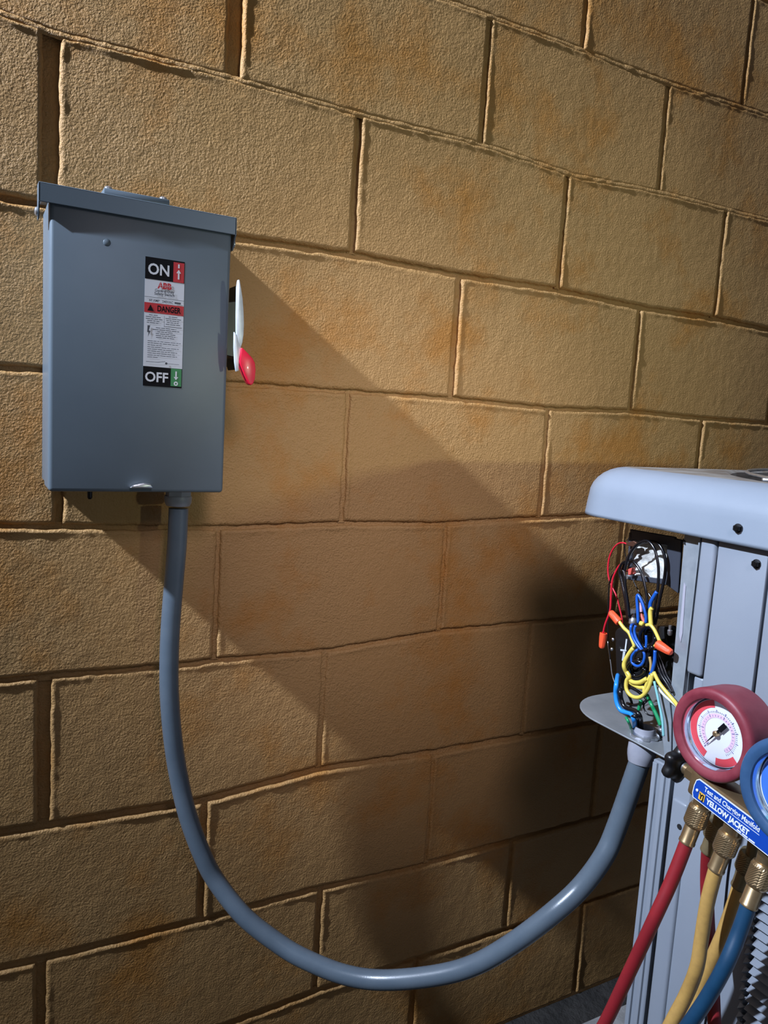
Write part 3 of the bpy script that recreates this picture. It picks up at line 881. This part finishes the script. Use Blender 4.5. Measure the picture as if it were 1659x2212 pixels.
wire([(915, 1310), (893, 1350), (892, 1450), (905, 1600)], .0026, W_yellow, 'thick upright yellow wire', .612)
wire([(740, 1545), (760, 1550), (780, 1560)], .0030, W_yellow, 'cut end of a yellow wire', .610)
wire([(990, 1060), (940, 1140), (895, 1230), (885, 1320)], .0023, W_blue, 'blue wire above the yellow one', .618)
wire([(705, 1540), (695, 1340), (685, 1160), (700, 1110), (745, 1180), (800, 1330), (825, 1450), (820, 1540)], .0019, W_blue, 'blue wire in a narrow upright loop', .622)
wire([(725, 1230), (745, 1310), (750, 1370)], .0022, mat('wire_pink', (.66, .42, .50), .4), 'pale pink wire in the blue loop', .626)
wire([(740, 1390), (775, 1470), (800, 1530)], .0022, mat('wire_salmon', (.62, .14, .10), .4), 'salmon wire in the blue loop', .627)
wire([(640, 1560, .62), (595, 1580), (595, 1690), (640, 1800), (720, 1920), (785, 1985), (800, 2070), (765, 2170), (690, 2205), (610, 2150), (605, 2060), (650, 1990), (690, 1955), (720, 1940, .62)], .0017, W_blue, 'blue wire knotted in front of the bundle', .604)
wire([(665, 1580), (645, 1660), (670, 1770), (735, 1890), (775, 1960)], .0017, W_blue, 'second blue wire beside the knot', .607)
wire([(825, 1730), (830, 1830), (822, 1920)], .0015, W_blue, 'short blue wire in the black coil', .606)
def ring_wire(cu, cv, ru, rv, X, r, lbl, f=cA, tilt=0):
    P = []
    for i in range(29):
        a = 2*math.pi*i/24+tilt
        P.append(f(cu+ru*math.cos(a), cv+rv*math.sin(a), X+.006*math.sin(a)+.0012*i/8))
    mk('wire', tube(P, r, 8, raw=True), W_black, ac, True, label=lbl)
ring_wire(850, 1760, 120, 170, .610, .0024, 'coiled black wire, upper coil')
ring_wire(880, 1740, 80, 150, .616, .0026, 'coiled black wire inside the upper coil')
ring_wire(900, 1780, 110, 130, .622, .0026, 'coiled black wire behind the upper coil')
ring_wire(705, 340, 150, 130, .608, .0020, 'coiled black wire, lower coil', cB)
ring_wire(730, 320, 105, 140, .614, .0024, 'coiled black wire inside the lower coil', cB)
ring_wire(760, 360, 140, 120, .620, .0024, 'coiled black wire behind the lower coil', cB)
ring_wire(700, 300, 80, 70, .622, .0026, 'small black coil in the lower coil', cB)
wire([(870, 1930), (770, 1960), (690, 1990), (640, 2080)], .0012, W_black, 'black cable tie around the bundle', .602)
wire([(930, 1900), (870, 2000), (850, 2120), (830, 2212)], .0022, W_black, 'black wire below the cable tie', .608)
# lower half of the bundle
wire([(660, 0), (590, 100), (525, 220), (515, 310), (560, 410, .61), (630, 540), (760, 560), (880, 500)], .0027, W_yellow, 'yellow wire looping left of the lower coil', .606, cB)
wire([(975, 420), (945, 560), (890, 690), (800, 785), (705, 805), (610, 760), (550, 660), (555, 530), (600, 460), (560, 390)], .0024, W_yellow, 'yellow wire hanging in the lowest loop', .604, cB)
wire([(560, 500), (640, 580), (760, 640), (840, 650), (840, 720), (880, 600), (950, 440)], .0024, W_yellow, 'yellow wire doubled inside the lowest loop', .608, cB)
wire([(930, 140), (950, 260), (945, 380)], .0017, mat('wire_tan', (.42, .28, .10), .4), 'tan wire beside the lower coil', .606, cB)
wire([(1020, 40), (1010, 220), (970, 380), (940, 430)], .0021, W_blue, 'blue wire right of the lower coil', .606, cB)
wire([(995, 390), (1090, 570), (1215, 730), (1335, 870), (1400, 960, .60)], .0023, W_yellow, 'yellow wire running right behind the red gauge', .606, cB)
wire([(1060, 640), (1180, 780), (1330, 910), (1400, 985, .60)], .0017, W_white, 'pale wire under the yellow one', .609, cB)
for i, o_ in enumerate((0, 45, 90)):
    wire([(1020+o_*.4, 60), (1045+o_, 250), (1110+o_, 420), (1210+o_*.9, 580), (1300+o_*.4, 730)], .0017, W_black, 'black wire in the right hand bundle', .612+.003*i, cB)
wire([(1005, 540), (1050, 740), (1090, 930), (1135, 1140), (1150, 1340), (1155, 1430)], .0015, W_teal, 'thin teal wire running down to the plate', .604, cB)
wire([(890, 770, .63), (945, 890), (1005, 1010), (1060, 1130), (1110, 1260)], .0024, W_green, 'green ground wire running to the ground lug', .612, cB)
wire([(790, 850), (770, 930), (750, 1010)], .0022, W_green, 'short green wire in the middle', .62, cB)
wire([(860, 880), (830, 960), (900, 1080), (1050, 1110)], .0010, W_black, 'thin black wire on the plate', .622, cB)
wire([(480, 600), (560, 720), (640, 900), (600, 980)], .0016, W_black, 'black wire behind the lowest loop', .63, cB)
wire([(620, 640), (760, 720), (880, 850), (700, 930), (560, 900)], .0020, W_black, 'black wire inside the lowest loop', .628, cB)
gl = onZ(1428, 1588, PZ)
mk('ground_lug', join(box(gl.x-.006, gl.x+.006, gl.y-.005, gl.y+.006, PZ+.0005, PZ+.009, .0015), lathe([(.004, .008), (.004, .013), (.0025, .0145)], (gl.x, gl.y, PZ), (0, 0, 1), 14)), M_zinc, ac, True, auto=40, label='bright steel ground lug on the plate')
# supply wires that come up out of the conduit
def sup(pts, r, m_, lbl): return wire(pts, r, m_, lbl, .61, cB, co)
thX = ca.x
sup([(415, 440, .628), (390, 580), (378, 740), (400, 900), (465, 1015), (560, 1050), (630, 1075), (675, 1170), (690, 1290, thX), (692, 1400, thX)], .0030, W_ltblue, 'thick light blue supply wire')
sup([(470, 470, .645), (455, 680), (465, 830), (530, 960), (690, 1020), (770, 1110), (790, 1260, thX), (790, 1400, thX)], .0029, W_black, 'thick black supply wire')
sup([(545, 1130), (590, 1210), (625, 1300, thX), (635, 1400, thX)], .0018, W_green, 'green ground wire in the conduit throat')
sup([(500, 1050, .625), (600, 1110), (720, 1120), (740, 1250, thX), (742, 1400, thX)], .0022, W_black, 'black wire beside the blue one in the throat')

# ------------------------------------------------------------------ pad under the unit, loose stones
mk('condenser_pad', box(.66, 1.66, -1.30, -.12, FLOOR_Z-.01, AZ, .008, 2), M_pad, None, True, auto=40)
tag(bpy.data.objects['condenser_pad'], 'grey concrete pad on the dark ground under the outdoor unit', 'pad')

# ------------------------------------------------------------------ manifold gauge set hung on the unit
GX = .500
mg = root('manifold_gauge_set', (GX, -.65, -.37), 'brass test manifold with a red gauge and a blue gauge hung on the grey unit', 'gauge set')
pA = Vector((.502, -.600, -.3600)); pB = Vector((.490, -.790, -.3855))
bd = (pB-pA).normalized()
bup = Vector((-bd.y*0, 0, 1)); bup = (bup-bd*bup.dot(bd)).normalized()
bn = bup.cross(bd)               # towards -X or +X
if bn.x > 0: bn = -bn
def bp_(s, h, o_=0.0): return pA+bd*s+bup*h+bn*o_
def bprism(pts, o0, depth, bw=0): return prism([bp_(s, h, o0) for s, h in pts], bn*depth, bw)
mk('manifold_bar', bprism([(.004, -.013), (.200, -.013), (.200, .0125), (.004, .0125)], -.030, .028, .003), M_brass, mg, True, auto=40)
npl = []
for s, h in ((.0145, -.0110), (.195, -.0115), (.195, .0100), (.0165, .0100), (.0140, .0075), (.0128, .001), (.0128, -.007)): npl.append((s, h))
plate = mk('nameplate', bprism(npl, -.0006, .0012), M_platewhite, mg, label='blue nameplate with white lettering')
mk('nameplate_field', bprism([(.0155, -.0100), (.195, -.0104), (.195, .0093), (.0172, .0093), (.0148, .0070), (.0138, .001), (.0138, -.0065)], .0006, .0003), M_plateblue, plate, label='blue field of the nameplate')
NO = .0011
mk('lettering', text_geo('Test and Charging Manifold', .0047, bp_(.0250, .0030, NO), bd, bup, 'LEFT', .02, .0610), M_platewhite, plate)
mk('lettering', text_geo('YELLOW JACKET', .0052, bp_(.0300, -.0068, NO), bd, bup, 'LEFT', .045, .0480), M_platewhite, plate)
mk('lettering', bprism([(.028, .0006), (.087, .0006), (.087, .0011), (.028, .0011)], NO, .0001), M_platewhite, plate, label='thin white rule')
o = mk('fine_print', join(*[bprism([(a, -.0094), (b, -.0094), (b, -.0081), (a, -.0081)], NO, .0001) for a, b in ((.066, .0705), (.0715, .0775), (.0785, .0850))]), M_platewhite, plate)
o['kind'] = 'stuff'
mk('emblem', bprism([(.0208, -.0078), (.0276, -.0078), (.0276, -.0002), (.0208, -.0002)], NO, .0002), M_plateyellow, plate, label='small yellow square emblem')
mk('emblem_mark', text_geo('YJ', .0050, bp_(.0242, -.0064, NO+.0004), bd, bup, 'CENTER', .04, .0056), M_lblack, plate)
mk('nameplate_rivet', lathe([(.0014, 0), (.0014, .0006), (.0006, .001)], bp_(.0180, -.001, NO), bn, 12), M_platewhite, plate)
mk('hanger', tube([Vector((.530, -.668, -.352)), Vector((.548, -.668, -.335)), Vector((.575, -.668, -.322)), Vector((.600, -.668, -.318)), Vector((.6070, -.668, -.306))], .002, 8, 6), M_zinc, mg, True, label='bent steel hanging hook behind the bar')
# valve: brass body, hex, lobed black knob at the bar's far end
vd = -bd
v0 = bp_(.009, .001, -.014)
mk('valve_body', join(lathe([(.0100, 0), (.0100, .005), (.0078, .006)], v0, vd, 24), lathe([(.0086, .006), (.0086, .0150), (.0075, .0160)], v0, vd, 24, hexa), lathe([(.0062, .0155), (.0062, .0205)], v0, vd, 20)), M_brass, mg, True, auto=35)
mk('valve_stem', lathe([(.0050, .0195), (.0050, .0260)], v0, vd, 20), M_zinc, mg, True, auto=40)
mk('valve_knob', lathe([(.0095, .0235), (.0160, .0240), (.0180, .0262), (.0185, .0300), (.0172, .0338), (.011, .0350)], v0, vd, 72, lambda th, i: 1+.13*math.cos(6*th)), M_black, mg, True, label='black lobed valve knob', auto=50)

def gauge(c, R, boot, hue, lblname):
    c = Vector(c)
    ax = Vector((-1, 0, 0))
    # rubber boot: rounded front ring, body behind
    g = mk('gauge', join(lathe([(R*.755, -.002), (R*.765, .0015), (R*.86, .0035), (R*.955, .0030), (R*.993, .0008), (R, -.003), (R*.992, -.008), (R*.985, -.030), (R*.955, -.038), (R*.80, -.041)], c, ax, 64, capped=False),
                         lathe([(R*.80, -.041), (R*.1, -.0412)], c, ax, 64)), boot, mg, True, label=lblname, auto=50)
    dc = c+Vector((.009, 0, 0))
    mk('bezel', lathe([(R*.755, -.001), (R*.750, -.012), (R*.690, -.0115)], c, ax, 64, capped=False), M_bezel, g, True)
    def disc(r, d): return lathe([(r, d), (.0004, d)], dc, ax, 64, capped=False)
    def ann(r0, r1, d, a0=0, a1=360, n=48):
        V, Fa = [], []
        for i in range(n+1):
            a = math.radians(a0+(a1-a0)*i/n)
            e = Vector((0, math.sin(a), math.cos(a)))     # clockwise seen from the camera side: -Y to the right
            e.y = -e.y
            V.append(dc+ax*d+e*r0); V.append(dc+ax*d+e*r1)
        for i in range(n): Fa.append([2*i, 2*i+1, 2*i+3, 2*i+2])
        return V, Fa
    mk('dial', disc(R*.72, 0), M_dial, g, label='white dial face')
    if hue == 'red':
        mk('dial_band', ann(R*.54, R*.705, .0003, 203, 345), M_dialred, g, label='red scale band, upper end coloured for the boot reflection')  # scale band; its upper end paints the reflection of the boot
        mk('dial_band', ann(R*.54, R*.705, .0003, 130, 178, 16), M_dialred, g, label='red scale band, upper end coloured for the boot reflection')
        mk('dial_band', ann(R*.33, R*.42, .0003, 215, 505), M_dialpink, g, label='pink inner scale')
    else:
        mk('dial_band', ann(R*.50, R*.695, .0003, 225, 420), M_dialblue, g, label='blue scale band')
        mk('dial_band', ann(R*.36, R*.46, .0003, 215, 505), M_dialteal, g, label='teal inner scale')
        mk('dial_band', ann(R*.46, R*.695, .0003, 195, 218, 8), M_dialteal, g, label='teal scale end')
    tk = []
    for i in range(0, 55):
        a = math.radians(215+290*i/54)
        e = Vector((0, -math.sin(a), math.cos(a))); t = Vector((0, -math.cos(a), -math.sin(a)))
        ln = .05 if i % 5 else .09
        for r0 in (.44,) if i % 2 else (.44, .355):
            p0, p1 = dc+ax*.0006+e*R*r0, dc+ax*.0006+e*R*(r0+ln*.7)
            w = .00022 if i % 5 else .0004
            tk.append(([p0-t*w, p0+t*w, p1+t*w, p1-t*w], [[0, 1, 2, 3]]))
    o = mk('dial_ticks', join(*tk), M_tick, g); o['kind'] = 'stuff'
    # needle with a counterweight, pointing to the lower left
    e = Vector((0, .60, -.80)).normalized() if hue == 'red' else Vector((0, .6, -.8))
    t = Vector((0, e.z, -e.y))
    nb = dc+ax*.0030
    V1 = [nb+e*R*.40, nb+t*.0011, nb-e*R*.13+t*.0013, nb-e*R*.13+t*.0024, nb-e*R*.34+t*.0024, nb-e*R*.34-t*.0024, nb-e*R*.13-t*.0024, nb-e*R*.13-t*.0013, nb-t*.0011]
    mk('needle', join(prism(V1, ax*.0006)), M_lblack, g, label='black needle')
    mk('needle_hub', lathe([(.0028, .001), (.0028, .0045), (.0018, .0055)], dc, ax, 16), M_brass, g, True, auto=40)
    mk('lens', lathe([(R*.752, -.0045), (R*.5, -.0035), (.0004, -.003)], c, ax, 64, capped=False), M_lens, g, True, label='clear lens')
    mk('gauge_stem', lathe([(.007, 0), (.007, .022)], (c.x+.020, c.y, c.z-R+.002), (0, .0, -1), 20, hexa), M_brass, mg)
    return g
cR = onX(1537, 1587, GX)
gauge(cR, .0432, M_red_rubber, 'red', 'gauge in a dark red rubber boot')
gauge((.487, -.7130, -.319), .0460, M_blue_rubber, 'blue', 'gauge in a blue rubber boot')

# ---- charging hoses on the ports below the bar
def hose(front, rear, mid, mh, lbl, nm='charging_hose', grp=None):
    """front: (port point, direction, points); rear: the same on the parking port behind"""
    p0 = front[0]
    h = root(nm, p0, lbl, 'hose', 'charging hoses on the manifold')
    def fitting(p, ax, bright):
        ax = Vector(ax).normalized()
        mb = M_brass if bright else M_brassdull
        def kn(th, i): return 1+.035*(1 if (int(th/(2*math.pi)*60)+i) % 2 else 0)
        prof = [(.0092, .0), (.0097, .0015)]+[(.0101, .0035+.0013*i) for i in range(13)]+[(.0097, .0205), (.0078, .0225)]
        mk('coupling_nut', lathe(prof, p, ax, 60, lambda th, i: kn(th, i) if 1 < i < 15 else 1), mb, h, False, label='knurled brass coupling nut')
        mk('ferrule', lathe([(.0068, .022), (.0074, .023), (.0074, .038), (.0078, .0385), (.0078, .0405), (.0070, .041)], p, ax, 28), mb, h, True, auto=40)
        return p+ax*.040
    e0 = fitting(front[0], front[1], True)
    P = [e0-Vector(front[1]).normalized()*.006, e0]+front[2]+mid
    if rear:
        e1 = fitting(rear[0], rear[1], False)
        P += rear[2][::-1]+[e1, e1-Vector(rear[1]).normalized()*.006]
    mk('hose_tube', tube(P, .0066, 16, 10), mh, h, True)
    return h
def gx(px, py, X): return onX(px, py, X)
# port stubs on the bar
for (q, X) in (((1515, 1737), .515), ((1579, 1797), .512), ((1652, 1864), .508)):
    w = gx(*q, X)
    mk('port', lathe([(.0075, -.008), (.0075, .004)], w, (.0, .12, -1), 20), M_brass, mg, True, auto=40)
for (q, X) in (((1556, 1770), .545), ((1628, 1837), .545)):
    w = gx(*q, X)
    mk('port', lathe([(.0065, -.014), (.0065, .006)], w, (.0, .05, -1), 20), M_brassdull, mg, True, auto=40)
def direct(a, b): return (b-a).normalized()
r0, r1 = gx(1515, 1740, .515), gx(1484, 1818, .508)
rr0, rr1 = gx(1553, 1774, .547), gx(1538, 1815, .550)
red_mid = [gx(1255, 2300, .47), gx(1240, 2480, .46), gx(1330, 2620, .46), gx(1480, 2560, .48)]
hose((r0, r1-r0, [gx(1452, 1900, .497), gx(1411, 1990, .484), gx(1362, 2095, .48), gx(1306, 2212, .475)]),
     (rr0, rr1-rr0, [gx(1527, 1900, .562), gx(1530, 2000, .567), gx(1538, 2100, .567), gx(1543, 2212, .56), gx(1546, 2330, .54)]), red_mid, M_hred,
     'red charging hose running from the left port of the manifold down to the left')
y0, y1 = gx(1579, 1799, .512), gx(1549, 1872, .508)
yr0, yr1 = gx(1624, 1842, .547), gx(1608, 1885, .547)
yel_mid = [gx(1438, 2235, .50), gx(1385, 2360, .49), gx(1370, 2480, .49), gx(1420, 2500, .50), gx(1450, 2400, .52)]
hose((y0, y1-y0, [gx(1528, 1950, .506), gx(1515, 2030, .506), gx(1505, 2090, .505), gx(1482, 2150, .508)]),
     (yr0, yr1-yr0, [gx(1588, 1945, .545), gx(1563, 2015, .543), gx(1535, 2080, .542), gx(1510, 2140, .540), gx(1490, 2210, .536), gx(1465, 2300, .53)]), yel_mid, M_hyel,
     'yellow charging hose looping from the middle port of the manifold')
b0, b1 = gx(1652, 1866, .508), gx(1623, 1940, .500)
hose((b0, b1-b0, [gx(1596, 2015, .492), gx(1567, 2085, .480), gx(1528, 2155, .476), gx(1484, 2220, .472)]), None,
     [gx(1420, 2310, .47), gx(1390, 2430, .46), gx(1440, 2560, .45)], M_hblu,
     'blue charging hose running from the right port of the manifold')
# thin black cable between the yellow hoses
cb = mk('sensor_cable', tube([gx(1580, 1845, .60), gx(1573, 1890, .602), gx(1567, 1950, .604), gx(1560, 2010, .604), gx(1540, 2120, .604), gx(1520, 2230, .60)], .0014, 8, 8), W_black, None, True)
tag(cb, 'thin black cable hanging behind the yellow hose against the unit', 'cable')
